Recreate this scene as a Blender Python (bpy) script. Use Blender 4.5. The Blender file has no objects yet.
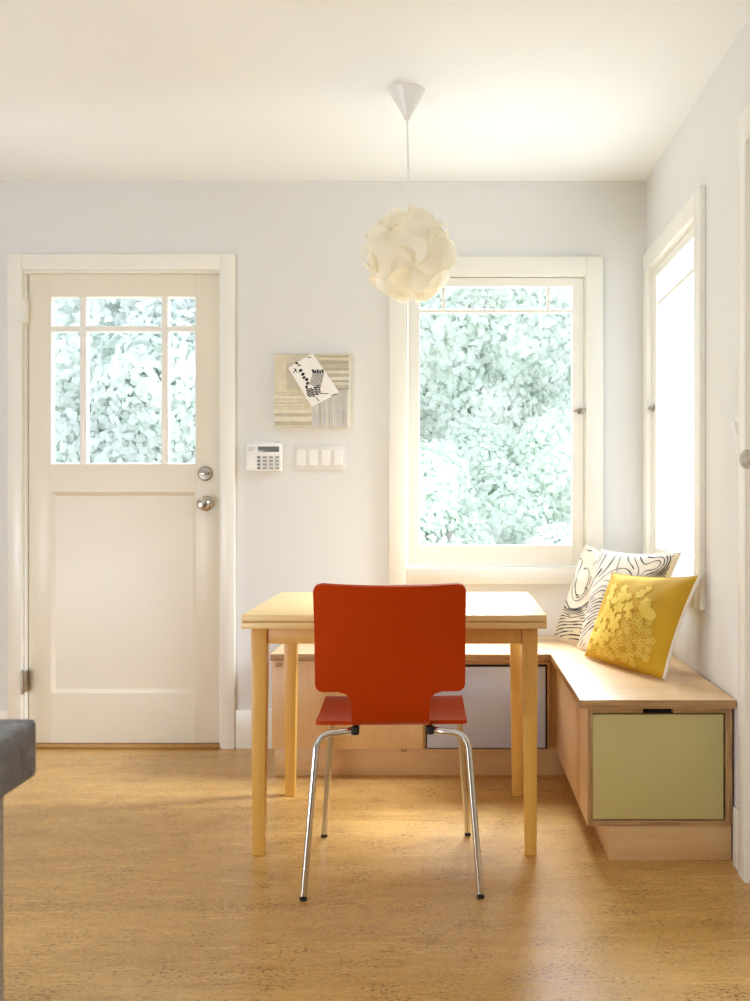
import bpy, bmesh, math, random
from mathutils import Vector, Matrix, noise as mnoise

scn = bpy.context.scene
COL = scn.collection
PI = math.pi

# ------------------------------------------------------------------ camera
F = 950.0; VX = 449.0; VY = 497.0; H = 1.08
def P(x, y, Y):
    """world point at depth Y whose photograph position is (x, y) (measured off the photo)"""
    return Vector(((x - VX) * Y / F, Y, H + (VY - y) * Y / F))

cam_d = bpy.data.cameras.new('camera')
cam_d.sensor_fit = 'HORIZONTAL'; cam_d.sensor_width = 36.0
cam_d.lens = F / 750.0 * 36.0
cam_d.shift_x = -(VX - 375.0) / 750.0
cam_d.shift_y = (VY - 500.5) / 750.0
cam_d.clip_start = 0.05
cam_d.dof.use_dof = True; cam_d.dof.focus_distance = 3.2; cam_d.dof.aperture_fstop = 20
cam = bpy.data.objects.new('camera', cam_d); COL.objects.link(cam)
cam.location = (0, 0, H); cam.rotation_euler = (PI / 2, 0, 0)
scn.camera = cam

# ------------------------------------------------------------------ colour and materials
def lin(c):
    def f(v):
        v /= 255.0
        return v / 12.92 if v <= 0.04045 else ((v + 0.055) / 1.055) ** 2.4
    return (f(c[0]), f(c[1]), f(c[2]), 1.0)

class NT:
    def __init__(s, name):
        s.m = bpy.data.materials.new(name); s.m.use_nodes = True
        s.t = s.m.node_tree; s.N = s.t.nodes; s.L = s.t.links
        s.bsdf = s.N['Principled BSDF']; s.out = s.N['Material Output']
    def node(s, kind, **kw):
        n = s.N.new(kind)
        for k, v in kw.items():
            if k in n.inputs: n.inputs[k].default_value = v
            else: setattr(n, k, v)
        return n
    def link(s, a, b): s.L.new(a, b)
    def coords(s, scale=(1, 1, 1), rot=(0, 0, 0), src='Object'):
        tc = s.node('ShaderNodeTexCoord'); mp = s.node('ShaderNodeMapping')
        mp.inputs['Scale'].default_value = scale; mp.inputs['Rotation'].default_value = rot
        s.link(tc.outputs[src], mp.inputs['Vector']); return mp.outputs['Vector']
    def ramp(s, fac, stops):
        r = s.node('ShaderNodeValToRGB'); e = r.color_ramp.elements
        while len(e) < len(stops): e.new(0.5)
        for i, (p, c) in enumerate(stops): e[i].position = p; e[i].color = c
        s.link(fac, r.inputs['Fac']); return r.outputs['Color']
    def mix(s, fac, a, b, blend='MIX'):
        n = s.node('ShaderNodeMix', data_type='RGBA', blend_type=blend)
        if isinstance(fac, (int, float)): n.inputs['Factor'].default_value = fac
        else: s.link(fac, n.inputs['Factor'])
        for sock, v in ((n.inputs[6], a), (n.inputs[7], b)):
            if isinstance(v, tuple): sock.default_value = v
            else: s.link(v, sock)
        return n.outputs[2]
    def bump(s, h, strength=0.1, dist=0.01):
        b = s.node('ShaderNodeBump', Strength=strength, Distance=dist)
        s.link(h, b.inputs['Height']); s.link(b.outputs['Normal'], s.bsdf.inputs['Normal'])

def paint(name, rgb, rough=0.5, var=0.04, scale=3.0, bump=0.03, metallic=0.0, spec=0.5):
    t = NT(name); v = t.coords()
    n = t.node('ShaderNodeTexNoise', Scale=scale, Detail=3.0); t.link(v, n.inputs['Vector'])
    c = lin(rgb); d = tuple(max(0, x * (1 - var)) for x in c[:3]) + (1,)
    t.link(t.ramp(n.outputs['Fac'], [(0.3, d), (0.7, c)]), t.bsdf.inputs['Base Color'])
    t.bsdf.inputs['Roughness'].default_value = rough
    t.bsdf.inputs['Metallic'].default_value = metallic
    t.bsdf.inputs['Specular IOR Level'].default_value = spec
    if bump:
        n2 = t.node('ShaderNodeTexNoise', Scale=180.0, Detail=2.0); t.link(v, n2.inputs['Vector'])
        t.bump(n2.outputs['Fac'], bump, 0.002)
    return t.m

def wood(name, light, dark, grain=(2, 40, 40), rough=0.38, amount=1.0):
    """grain: stretch of the noise, small along the grain"""
    t = NT(name); v = t.coords(scale=grain)
    n = t.node('ShaderNodeTexNoise', Scale=1.6, Detail=5.0, Roughness=0.6, Distortion=0.4); t.link(v, n.inputs['Vector'])
    v2 = t.coords(scale=tuple(g * 0.18 + 0.4 for g in grain))
    n2 = t.node('ShaderNodeTexNoise', Scale=1.2, Detail=2.0); t.link(v2, n2.inputs['Vector'])
    a = t.ramp(n.outputs['Fac'], [(0.35, lin(dark)), (0.62, lin(light))])
    b = t.ramp(n2.outputs['Fac'], [(0.3, lin(dark)), (0.6, lin(light))])
    t.link(t.mix(0.45, a, b), t.bsdf.inputs['Base Color'])
    t.bsdf.inputs['Roughness'].default_value = rough
    t.bump(n.outputs['Fac'], 0.03, 0.002)
    return t.m

M = {}
M['wall'] = paint('wall_paint', (227, 228, 227), 0.6, 0.03, 1.5, 0.04)
M['ceil'] = paint('ceiling_paint', (243, 246, 247), 0.7, 0.02, 1.5, 0.04)
M['trim'] = paint('cream_trim_paint', (241, 240, 233), 0.32, 0.02, 4, 0.02)
M['trim_white'] = paint('white_trim_paint', (226, 224, 220), 0.4, 0.02, 4, 0.02)
M['door'] = paint('cream_door_paint', (234, 228, 213), 0.34, 0.03, 3, 0.02)
M['white_plastic'] = paint('white_plastic', (238, 238, 236), 0.35, 0.01, 5, 0)
M['lcd'] = paint('grey_display', (108, 112, 110), 0.25, 0.05, 20, 0)
M['button'] = paint('grey_rubber_key', (168, 168, 166), 0.6, 0.05, 20, 0)
M['nickel'] = paint('brushed_nickel', (190, 182, 168), 0.22, 0.08, 30, 0.02, 1.0)
M['chrome'] = paint('chromed_steel', (214, 212, 208), 0.16, 0.03, 30, 0, 1.0)
M['rubber'] = paint('black_rubber', (28, 26, 26), 0.6, 0.1, 30, 0)
M['gap_shade'] = paint('painted_gap_shade', (36, 26, 22), 0.8, 0.1, 10, 0)  # dark colour stands in for shade inside cabinet gaps and the handle slot
M['orange'] = paint('orange_lacquer', (180, 58, 3), 0.45, 0.05, 2.5, 0.01, 0.0, 0.08)
M['table'] = wood('yellow_birch', (223, 176, 90), (210, 162, 74), (40, 40, 2), 0.35)
M['tabletop'] = wood('yellow_birch_top', (236, 206, 146), (226, 192, 126), (2, 40, 40), 0.3)
M['benchtop'] = wood('maple_plywood_top', (222, 190, 146), (208, 174, 128), (3, 30, 30), 0.35)
M['bench'] = wood('maple_plywood', (214, 178, 128), (204, 166, 116), (30, 30, 3), 0.4)
M['plinth'] = wood('maple_plinth', (212, 176, 124), (200, 162, 110), (3, 30, 30), 0.42)
M['olive'] = paint('olive_laminate', (192, 182, 122), 0.42, 0.03, 2, 0.01)
M['bluegrey'] = paint('blue_grey_laminate', (186, 192, 208), 0.3, 0.03, 2, 0.01)
M['threshold'] = wood('oak_threshold', (180, 134, 62), (152, 108, 44), (2, 40, 40), 0.35)
M['cabinet'] = paint('warm_grey_cabinet', (172, 164, 150), 0.45, 0.03, 3, 0.02)

def plyedge(name, sc):
    t = NT(name); v = t.coords(scale=sc)
    w = t.node('ShaderNodeTexNoise', Scale=3.0, Detail=4.0); t.link(v, w.inputs['Vector'])
    t.link(t.ramp(w.outputs['Fac'], [(0.35, lin((146, 110, 70))), (0.5, lin((170, 132, 88))), (0.66, lin((186, 150, 104)))]), t.bsdf.inputs['Base Color'])
    t.bsdf.inputs['Roughness'].default_value = 0.5
    return t.m
M['plyedge'] = plyedge('plywood_edge', (3, 3, 60)); M['plyedge_v'] = plyedge('plywood_edge_upright', (60, 3, 3))

def cork():
    t = NT('cork_floor')
    v = t.coords(scale=(4.0, 46, 1)); v0 = t.coords(); vb_ = t.coords(scale=(1.2, 9, 1))
    n1 = t.node('ShaderNodeTexNoise', Scale=2.4, Detail=6.0, Roughness=0.7, Distortion=0.5); t.link(v, n1.inputs['Vector'])
    base = t.ramp(n1.outputs['Fac'], [(0.28, lin((172, 137, 78))), (0.5, lin((203, 164, 98))), (0.74, lin((215, 183, 124)))])
    n2 = t.node('ShaderNodeTexNoise', Scale=1.7, Detail=4.0); t.link(vb_, n2.inputs['Vector'])
    patch = t.ramp(n2.outputs['Fac'], [(0.3, (0.86, 0.82, 0.73, 1)), (0.7, (1.06, 1.05, 1.04, 1))])
    col = t.mix(1.0, base, patch, 'MULTIPLY')
    vg = t.coords(scale=(.5, 1.4, 1)); ng = t.node('ShaderNodeTexNoise', Scale=150.0, Detail=3.0, Roughness=0.7); t.link(vg, ng.inputs['Vector'])
    col = t.mix(1.0, col, t.ramp(ng.outputs['Fac'], [(0.32, (0.82, 0.79, 0.73, 1)), (0.66, (1.17, 1.16, 1.13, 1))]), 'MULTIPLY')
    v3 = t.coords(scale=(0.75, 1.2, 1))
    n3 = t.node('ShaderNodeTexNoise', Scale=115.0, Detail=2.0, Roughness=0.6); t.link(v3, n3.inputs['Vector'])
    n4 = t.node('ShaderNodeTexNoise', Scale=9.0, Detail=2.0); t.link(v0, n4.inputs['Vector'])
    mul = t.node('ShaderNodeMath', operation='MULTIPLY_ADD'); t.link(n4.outputs['Fac'], mul.inputs[0]); mul.inputs[1].default_value = 0.35; t.link(n3.outputs['Fac'], mul.inputs[2])
    fleck = t.ramp(mul.outputs[0], [(0.775, (0, 0, 0, 1)), (0.835, (.9, .9, .9, 1))])
    col = t.mix(fleck, col, lin((120, 78, 40)))
    t.link(col, t.bsdf.inputs['Base Color'])
    r = t.ramp(n1.outputs['Fac'], [(0.3, (0.34,) * 3 + (1,)), (0.7, (0.24,) * 3 + (1,))])
    t.link(r, t.bsdf.inputs['Roughness'])
    t.bump(n1.outputs['Fac'], 0.08, 0.002)
    return t.m
M['floor'] = cork()

def stone():
    t = NT('dark_stone'); v = t.coords()
    n = t.node('ShaderNodeTexNoise', Scale=60.0, Detail=6.0, Roughness=0.7); t.link(v, n.inputs['Vector'])
    w = t.node('ShaderNodeTexVoronoi', Scale=62.0, Randomness=1.0); t.link(v, w.inputs['Vector'])
    a = t.ramp(n.outputs['Fac'], [(0.3, lin((84, 88, 94))), (0.55, lin((118, 122, 128))), (0.75, lin((150, 154, 160)))])
    b = t.ramp(w.outputs['Distance'], [(0.10, (1, 1, 1, 1)), (0.22, (0, 0, 0, 1))])
    hue = t.ramp(w.outputs['Color'], [(0.45, lin((44, 44, 48))), (0.6, lin((176, 178, 178)))])
    t.link(t.mix(b, a, hue), t.bsdf.inputs['Base Color'])
    t.bsdf.inputs['Roughness'].default_value = 0.4
    t.bump(n.outputs['Fac'], 0.3, 0.004)
    return t.m
M['stone'] = stone()

def glass():
    t = NT('window_glass')
    tr = t.node('ShaderNodeBsdfTransparent'); gl = t.node('ShaderNodeBsdfGlossy', Roughness=0.02)
    lw = t.node('ShaderNodeLayerWeight', Blend=0.5); pw = t.node('ShaderNodeMath', operation='POWER'); pw.inputs[1].default_value = 5.0
    ml = t.node('ShaderNodeMath', operation='MULTIPLY_ADD'); ml.inputs[1].default_value = 0.5; ml.inputs[2].default_value = 0.03
    mx = t.node('ShaderNodeMixShader')
    t.link(lw.outputs['Facing'], pw.inputs[0]); t.link(pw.outputs[0], ml.inputs[0]); t.link(ml.outputs[0], mx.inputs[0]); t.link(tr.outputs[0], mx.inputs[1]); t.link(gl.outputs[0], mx.inputs[2])
    t.link(mx.outputs[0], t.out.inputs['Surface'])
    return t.m
M['glass'] = glass()

def crystal():
    t = NT('crystal_knob_glass'); b = t.bsdf
    v = t.coords(); n = t.node('ShaderNodeTexNoise', Scale=60.0); t.link(v, n.inputs['Vector'])
    t.link(t.ramp(n.outputs['Fac'], [(0.3, lin((196, 186, 160))), (0.7, lin((248, 246, 236)))]), b.inputs['Base Color'])
    b.inputs['Roughness'].default_value = 0.05
    b.inputs['Transmission Weight'].default_value = 0.45
    return t.m
M['crystal'] = crystal()

def shade_mat():
    t = NT('lamp_shade_plastic'); v = t.coords()
    n = t.node('ShaderNodeTexNoise', Scale=9.0); t.link(v, n.inputs['Vector'])
    c = t.ramp(n.outputs['Fac'], [(0.3, lin((251, 247, 234))), (0.7, lin((255, 253, 244)))])
    d = t.node('ShaderNodeBsdfDiffuse'); tl = t.node('ShaderNodeBsdfTranslucent'); mx = t.node('ShaderNodeMixShader', Fac=0.48)
    t.link(c, d.inputs['Color']); t.link(c, tl.inputs['Color'])
    t.link(d.outputs[0], mx.inputs[1]); t.link(tl.outputs[0], mx.inputs[2])
    g = t.node('ShaderNodeBsdfGlossy', Roughness=0.35); m2 = t.node('ShaderNodeMixShader', Fac=0.05)
    t.link(mx.outputs[0], m2.inputs[1]); t.link(g.outputs[0], m2.inputs[2]); t.link(m2.outputs[0], t.out.inputs['Surface'])
    return t.m
M['shade'] = shade_mat()

def fabric(name, a, b, rough=0.85, sheen=0.2):
    t = NT(name); v = t.coords()
    n = t.node('ShaderNodeTexNoise', Scale=420.0, Detail=2.0); t.link(v, n.inputs['Vector'])
    n2 = t.node('ShaderNodeTexNoise', Scale=7.0, Detail=2.0); t.link(v, n2.inputs['Vector'])
    c = t.ramp(n2.outputs['Fac'], [(0.3, lin(b)), (0.7, lin(a))])
    t.link(c, t.bsdf.inputs['Base Color'])
    t.bsdf.inputs['Roughness'].default_value = rough
    t.bsdf.inputs['Sheen Weight'].default_value = sheen
    t.bump(n.outputs['Fac'], 0.2, 0.001)
    return t.m
M['mustard'] = fabric('mustard_fabric', (204, 166, 10), (188, 148, 6), 0.7, 0.0)
M['mustard_print'] = fabric('pale_yellow_print', (232, 210, 104), (222, 196, 80), .85, 0)
M['linen'] = fabric('white_linen', (238, 234, 226), (230, 226, 216))
M['ecru'] = fabric('ecru_linen', (232, 224, 204), (224, 214, 192))
M['ink'] = fabric('charcoal_ink', (70, 72, 78), (50, 52, 58), 0.9, 0)
M['card'] = paint('white_card', (244, 242, 238), 0.6, 0.01, 5, 0)
M['cardink'] = paint('card_ink', (40, 38, 38), 0.7, 0.1, 40, 0)
M['cardgrey'] = paint('card_grey', (138, 136, 134), 0.7, 0.2, 60, 0)
for i, c in enumerate([(214, 207, 186), (222, 214, 190), (204, 197, 178), (216, 214, 208), (196, 188, 168), (228, 224, 212), (206, 205, 204), (188, 180, 160), (232, 226, 204)]):
    M['col%d' % i] = paint('painted_strip_tone', c, 0.7, 0.12, 40, 0.05)

def leaf(name, a, b, c):
    t = NT(name); v = t.coords()
    n = t.node('ShaderNodeTexNoise', Scale=1.5, Detail=4.0, Roughness=0.6); t.link(v, n.inputs['Vector'])
    col = t.ramp(n.outputs['Fac'], [(0.34, lin(c)), (0.5, lin(b)), (0.62, lin(a))])
    d = t.node('ShaderNodeBsdfDiffuse'); tl = t.node('ShaderNodeBsdfTranslucent'); mx = t.node('ShaderNodeMixShader', Fac=0.5)
    t.link(col, d.inputs['Color']); t.link(col, tl.inputs['Color'])
    t.link(d.outputs[0], mx.inputs[1]); t.link(tl.outputs[0], mx.inputs[2]); t.link(mx.outputs[0], t.out.inputs['Surface'])
    return t.m
M['leaf_pale'] = leaf('washed_pale_leaf', (251, 254, 250), (246, 252, 245), (237, 242, 237))  # leaves near white: overexposure and haze are put into their colour
M['leaf_mint'] = leaf('washed_mint_leaf', (252, 254, 250), (247, 252, 246), (239, 242, 239))
M['leaf_grey'] = leaf('washed_grey_leaf', (251, 253, 250), (243, 248, 244), (231, 234, 233))
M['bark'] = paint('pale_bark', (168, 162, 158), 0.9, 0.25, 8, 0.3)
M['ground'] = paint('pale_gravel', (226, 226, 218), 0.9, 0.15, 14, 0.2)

# ------------------------------------------------------------------ mesh helpers
def box(bm, x0, x1, y0, y1, z0, z1, bev=0.0, seg=2):
    r = bmesh.ops.create_cube(bm, size=1.0)
    vs = r['verts']
    c = Vector(((x0 + x1) / 2, (y0 + y1) / 2, (z0 + z1) / 2)); s = (abs(x1 - x0), abs(y1 - y0), abs(z1 - z0))
    for v in vs: v.co = Vector((v.co.x * s[0], v.co.y * s[1], v.co.z * s[2])) + c
    if bev:
        es = list({e for v in vs for e in v.link_edges})
        bmesh.ops.bevel(bm, geom=es, offset=bev, segments=seg, affect='EDGES', profile=0.5)
    return vs

def prism(bm, poly, axis, a, b, mi=0):
    """poly: 2-D outline; axis 'x','y' or 'z' is the extrusion direction"""
    def mk(p, t):
        return {'x': (t, p[0], p[1]), 'y': (p[0], t, p[1]), 'z': (p[0], p[1], t)}[axis]
    A = [bm.verts.new(mk(p, a)) for p in poly]; B = [bm.verts.new(mk(p, b)) for p in poly]
    n = len(poly); fs = [bm.faces.new(A), bm.faces.new(B[::-1])]
    for i in range(n): fs.append(bm.faces.new([A[i], B[i], B[(i + 1) % n], A[(i + 1) % n]]))
    for f in fs: f.material_index = mi
    bmesh.ops.recalc_face_normals(bm, faces=fs)

def taper(bm, b4, t4, bev=0.003):
    """hexahedron from four bottom and four top corners"""
    vs = [bm.verts.new(p) for p in b4 + t4]
    fs = [bm.faces.new([vs[i] for i in q]) for q in ((3, 2, 1, 0), (4, 5, 6, 7), (0, 1, 5, 4), (1, 2, 6, 5), (2, 3, 7, 6), (3, 0, 4, 7))]
    bmesh.ops.recalc_face_normals(bm, faces=fs)
    bmesh.ops.bevel(bm, geom=list({e for v in vs for e in v.link_edges}), offset=bev, segments=2, affect='EDGES', profile=0.5)

def round_poly(pts, r, n=8):
    pts = [Vector(p) for p in pts]; out = [pts[0]]
    for i in range(1, len(pts) - 1):
        a, b, c = pts[i - 1], pts[i], pts[i + 1]
        ra = min(r, (a - b).length * 0.49, (c - b).length * 0.49)
        p0 = b + (a - b).normalized() * ra; p1 = b + (c - b).normalized() * ra
        for k in range(n + 1):
            t = k / n; out.append(p0 * (1 - t) ** 2 + b * 2 * t * (1 - t) + p1 * t * t)
    out.append(pts[-1]); return out

def tube(bm, pts, r, seg=14, cap=True):
    pts = [Vector(p) for p in pts]; rings = []
    t0 = (pts[1] - pts[0]).normalized(); up = Vector((0, 0, 1)) if abs(t0.z) < 0.9 else Vector((0, 1, 0))
    nrm = t0.cross(up).normalized()
    for i, p in enumerate(pts):
        t = (pts[min(i + 1, len(pts) - 1)] - pts[max(i - 1, 0)]).normalized()
        nrm = (nrm - t * nrm.dot(t)).normalized(); bi = t.cross(nrm)
        rr = r[i] if isinstance(r, (list, tuple)) else r
        rings.append([bm.verts.new(p + (nrm * math.cos(2 * PI * k / seg) + bi * math.sin(2 * PI * k / seg)) * rr) for k in range(seg)])
    fs = []
    for a, b in zip(rings, rings[1:]):
        for k in range(seg): fs.append(bm.faces.new([a[k], a[(k + 1) % seg], b[(k + 1) % seg], b[k]]))
    if cap: fs += [bm.faces.new(rings[0][::-1]), bm.faces.new(rings[-1])]
    bmesh.ops.recalc_face_normals(bm, faces=fs)

def lathe(bm, prof, c, axis=(0, 0, 1), seg=32, facet=None):
    """prof: (radius, distance along axis)"""
    ax = Vector(axis).normalized(); u = ax.orthogonal().normalized(); v = ax.cross(u); c = Vector(c); rings = []
    for r, h in prof:
        rings.append([bm.verts.new(c + ax * h + (u * math.cos(2 * PI * k / seg) + v * math.sin(2 * PI * k / seg)) * max(r, 1e-4)) for k in range(seg)])
    fs = []
    for a, b in zip(rings, rings[1:]):
        for k in range(seg): fs.append(bm.faces.new([a[k], a[(k + 1) % seg], b[(k + 1) % seg], b[k]]))
    fs += [bm.faces.new(rings[0][::-1]), bm.faces.new(rings[-1])]
    bmesh.ops.recalc_face_normals(bm, faces=fs)

def world_loc(o):
    v = Vector((0, 0, 0))
    while o: v += o.location; o = o.parent
    return v

def obj(name, bm, mats, parent=None, sharp=35, base=False):
    """links the bmesh (drawn in world coordinates) as ONE mesh object"""
    off = Vector((0, 0, 0))
    if parent: off = world_loc(parent)
    elif base:
        xs = [v.co for v in bm.verts]
        off = Vector(((min(p.x for p in xs) + max(p.x for p in xs)) / 2, (min(p.y for p in xs) + max(p.y for p in xs)) / 2, min(p.z for p in xs)))
    bmesh.ops.translate(bm, verts=bm.verts, vec=-off)
    me = bpy.data.meshes.new(name); bm.to_mesh(me); bm.free()
    for m in (mats if isinstance(mats, (list, tuple)) else [mats]): me.materials.append(m)
    for p in me.polygons: p.use_smooth = True
    me.set_sharp_from_angle(angle=math.radians(sharp))
    o = bpy.data.objects.new(name, me); COL.objects.link(o)
    if parent: o.parent = parent
    else: o.location = off
    return o

def thing(name, label, cat, loc, group=None):
    o = bpy.data.objects.new(name, None); COL.objects.link(o); o.location = loc
    o.empty_display_size = 0.1
    o['label'] = label; o['category'] = cat
    if group: o['group'] = group
    return o
def tag(o, label, cat, group=None):
    o['label'] = label; o['category'] = cat
    if group: o['group'] = group
    return o
def struct(o, label=None, cat=None):
    o['kind'] = 'structure'
    if label: o['label'] = label
    if cat: o['category'] = cat
    return o
def root(name, loc, label, cat):
    o = thing(name, label, cat, loc); o['kind'] = 'structure'; return o
def NB(): return bmesh.new()

# ------------------------------------------------------------------ room shell
YB = 4.088; XR = 0.848; ZC = 2.44; XL = -3.2; YR = -2.4; TH = 0.12; TR_ = 0.07
# door opening and window openings
DX0, DX1, DZ1 = -1.837, -0.974, 2.058
WX0, WX1, WZ0, WZ1 = -0.187, 0.591, 0.772, 2.036
VY0, VY1 = 3.205, 3.982          # right window opening along Y
GY0, GY1, GZ1 = 1.80, 2.655, 2.073   # right doorway

bm = NB(); box(bm, XL - TH, XR + TR_, YR - TH, YB + TH, -0.12, 0.0)
struct(obj('floor', bm, M['floor']), 'honey coloured cork floor with fine streaks and dark flecks', 'floor')
bm = NB(); box(bm, XL - TH, XR + TR_, YR - TH, YB + TH, ZC, ZC + 0.15)
struct(obj('ceiling', bm, M['ceil']), 'smooth off white ceiling above the dining nook', 'ceiling')

def holed_wall(fixed, a0, a1, z0, z1, holes, along):
    """wall of boxes round its holes; along 'x' or 'y'"""
    bm = NB(); cuts = sorted({a0, a1} | {h[0] for h in holes} | {h[1] for h in holes})
    for s, e in zip(cuts, cuts[1:]):
        hs = [h for h in holes if h[0] <= s + 1e-6 and h[1] >= e - 1e-6]; spans = [(z0, z1)]
        for h in hs:
            spans = [q for (p0, p1) in spans for q in ((p0, min(p1, h[2])), (max(p0, h[3]), p1)) if q[1] - q[0] > 1e-4]
        for p0, p1 in spans:
            if along == 'x': box(bm, s, e, fixed, fixed + TH, p0, p1)
            else: box(bm, fixed, fixed + TR_, s, e, p0, p1)
    bmesh.ops.remove_doubles(bm, verts=bm.verts, dist=1e-5)
    return bm
struct(obj('wall_back', holed_wall(YB, XL - TH, XR + TR_, 0, ZC, [(DX0, DX1, 0, DZ1), (WX0, WX1, WZ0, WZ1)], 'x'), M['wall']), 'pale cool grey back wall with a door and a window', 'wall')
struct(obj('wall_right', holed_wall(XR, YR, YB, 0, ZC, [(VY0, VY1, WZ0, WZ1), (GY0, GY1, 0, GZ1)], 'y'), M['wall']), 'pale grey right wall with a tall window', 'wall')
bm = NB(); box(bm, XL - TH, XL, YR, YB, 0, ZC); struct(obj('wall_left', bm, M['wall']), 'pale grey left wall outside the view', 'wall')
bm = NB(); box(bm, XL - TH, XR + TR_, YR - TH, YR, 0, ZC); struct(obj('wall_rear', bm, M['wall']), 'pale grey wall behind the viewer', 'wall')

# ---- baseboards
def board_profile(bm, x0, x1, y, z1=0.172):
    box(bm, x0, x1, y - 0.015, y, 0, z1 - 0.004, 0.002)
bm = NB(); board_profile(bm, XL, -1.893, YB); board_profile(bm, -0.916, -0.683, YB)
struct(obj('baseboard_back', bm, M['trim']), 'cream baseboard along the back wall', 'baseboard')
bm = NB(); box(bm, XR - 0.015, XR, 2.722, 2.79, 0, 0.172, 0.002); box(bm, XR - 0.015, XR, YR, 1.73, 0, 0.172, 0.002)
struct(obj('baseboard_right', bm, M['trim']), 'cream baseboard piece beside the bench end', 'baseboard')

# ---- door 1 casing (trim_1)
bm = NB(); cy0 = YB - 0.022
box(bm, -1.891, DX0 + 0.006, cy0, YB, 0, 2.122, 0.003); box(bm, DX1 - 0.004, -0.918, cy0, YB, 0, 2.122, 0.003)
box(bm, DX0 + 0.006, DX1 - 0.004, cy0, YB, DZ1 - 0.004, 2.122, 0.003)
box(bm, DX0, DX0 + 0.014, YB, YB + TH, 0, DZ1); box(bm, DX1 - 0.014, DX1, YB, YB + TH, 0, DZ1); box(bm, DX0 + .014, DX1 - .014, YB, YB + TH, DZ1 - 0.014, DZ1)
struct(obj('trim_1', bm, M['trim']), 'cream casing around the half glazed back door', 'door casing')
bm = NB(); box(bm, DX0 + 0.015, DX1 - 0.015, YB - 0.02, YB + TH, 0, 0.0135, 0.004)
struct(obj('trim_2', bm, M['threshold']), 'golden wood threshold under the back door', 'threshold')

# ---- door 1
sx0, sx1, sz0, sz1 = DX0 + 0.020, DX1 - 0.0145, 0.016, DZ1 - 0.0145
yf, yb = YB + 0.022, YB + 0.066
g = dict(x0=P(51, 0, yf).x, x1=P(195.5, 0, yf).x, z0=P(0, 464, yf).z, z1=P(0, 296.5, yf).z)
q = dict(x0=P(54, 0, yf).x, x1=P(196, 0, yf).x, z0=P(0, 693, yf).z, z1=P(0, 492, yf).z)
d1 = root('door_1', ((sx0 + sx1) / 2, YB, 0), 'cream half glazed door with six panes and one lower panel', 'door')
bm = NB()
def rails(bm, y0, y1):
    box(bm, sx0, g['x0'], y0, y1, sz0, sz1, 0.0015); box(bm, g['x1'], sx1, y0, y1, sz0, sz1, 0.0015)
    box(bm, g['x0'], g['x1'], y0, y1, g['z1'], sz1, 0); box(bm, g['x0'], g['x1'], y0, y1, q['z1'], g['z0'], 0)
    box(bm, g['x0'], g['x1'], y0, y1, sz0, q['z0'], 0)
rails(bm, yf, yb); obj('door_frame', bm, M['door'], d1)
bm = NB(); box(bm, g['x0'] - 0.0, q['x1'], yf + 0.013, yb - 0.012, q['z0'], q['z1'])
# moulded slope round the recessed panel
def slope(bm, x0, x1, z0, z1, y0, y1, w):
    o = [(x0, z0), (x1, z0), (x1, z1), (x0, z1)]; i = [(x0 + w, z0 + w), (x1 - w, z0 + w), (x1 - w, z1 - w), (x0 + w, z1 - w)]
    A = [bm.verts.new((a, y0, b)) for a, b in o]; B = [bm.verts.new((a, y1, b)) for a, b in i]
    for k in range(4): bm.faces.new([A[k], A[(k + 1) % 4], B[(k + 1) % 4], B[k]])
slope(bm, g['x0'], q['x1'], q['z0'], q['z1'], yf + 0.0012, yf + 0.0128, 0.016)
obj('lower_panel', bm, M['door'], d1)
bm = NB(); mw = 0.0145
for mx in (82.8, 164.5): X = P(mx, 0, yf).x; box(bm, X - mw, X + mw, yf + 0.003, yb - 0.003, g['z0'], g['z1'], 0.004)
Z = P(0, 328.5, yf).z; box(bm, g['x0'], g['x1'], yf + 0.0042, yb - 0.0042, Z - 0.0125, Z + 0.0125, 0.004)
slope(bm, g['x0'], g['x1'], g['z0'], g['z1'], yf + 0.001, yf + 0.018, 0.006)
obj('muntin', bm, M['trim'], d1)
bm = NB()
xs = [g['x0'] + .003, P(82.8, 0, yf).x, P(164.5, 0, yf).x, g['x1'] - .003]
zs = [g['z0'] + .003, Z, g['z1'] - .003]
for i in range(3):
    for j in range(2):
        bb = NB(); box(bb, xs[i] + .002, xs[i + 1] - .002, yf + 0.021, yf + 0.025, zs[j] + .002, zs[j + 1] - .002)
        obj('glass_pane', bb, M['glass'], d1)
bm.free()
kc = P(206, 503.5, yf); bm = NB()
lathe(bm, [(0.0, 0), (0.033, 0), (0.033, 0.004), (0.028, 0.009), (0.012, 0.012), (0.011, 0.030), (0.022, 0.036), (0.0275, 0.046), (0.0275, 0.054), (0.021, 0.062), (0.006, 0.066), (0, 0.066)], kc, (0, -1, 0), 40)
obj('door_knob', bm, M['nickel'], d1)
kc = P(205.5, 473.5, yf); bm = NB()
lathe(bm, [(0, 0), (0.032, 0), (0.032, 0.006), (0.026, 0.013), (0.0, 0.014)], kc, (0, -1, 0), 40)
dbo = obj('deadbolt', bm, M['nickel'], d1)
bm = NB(); vs = box(bm, kc.x - 0.019, kc.x + 0.019, kc.y - 0.026, kc.y - 0.013, kc.z - 0.005, kc.z + 0.005, 0.002)
obj('thumb_turn', bm, M['nickel'], dbo)
for hy in (312, 681):
    c = P(25.2, hy, YB); bm = NB()
    box(bm, c.x - 0.006, c.x + 0.009, YB - 0.0245, YB + 0.022, c.z - 0.045, c.z + 0.045, 0.001)
    tube(bm, [(c.x + 0.001, YB - 0.027, c.z - 0.047), (c.x + 0.001, YB - 0.027, c.z + 0.047)], 0.006, 12)
    for k in (-.048, .048): bmesh.ops.create_uvsphere(bm, u_segments=10, v_segments=6, radius=0.0055, matrix=Matrix.Translation((c.x + .001, YB - .027, c.z + k)))
    obj('hinge', bm, M['nickel'] if hy > 500 else M['trim'], d1)

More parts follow.
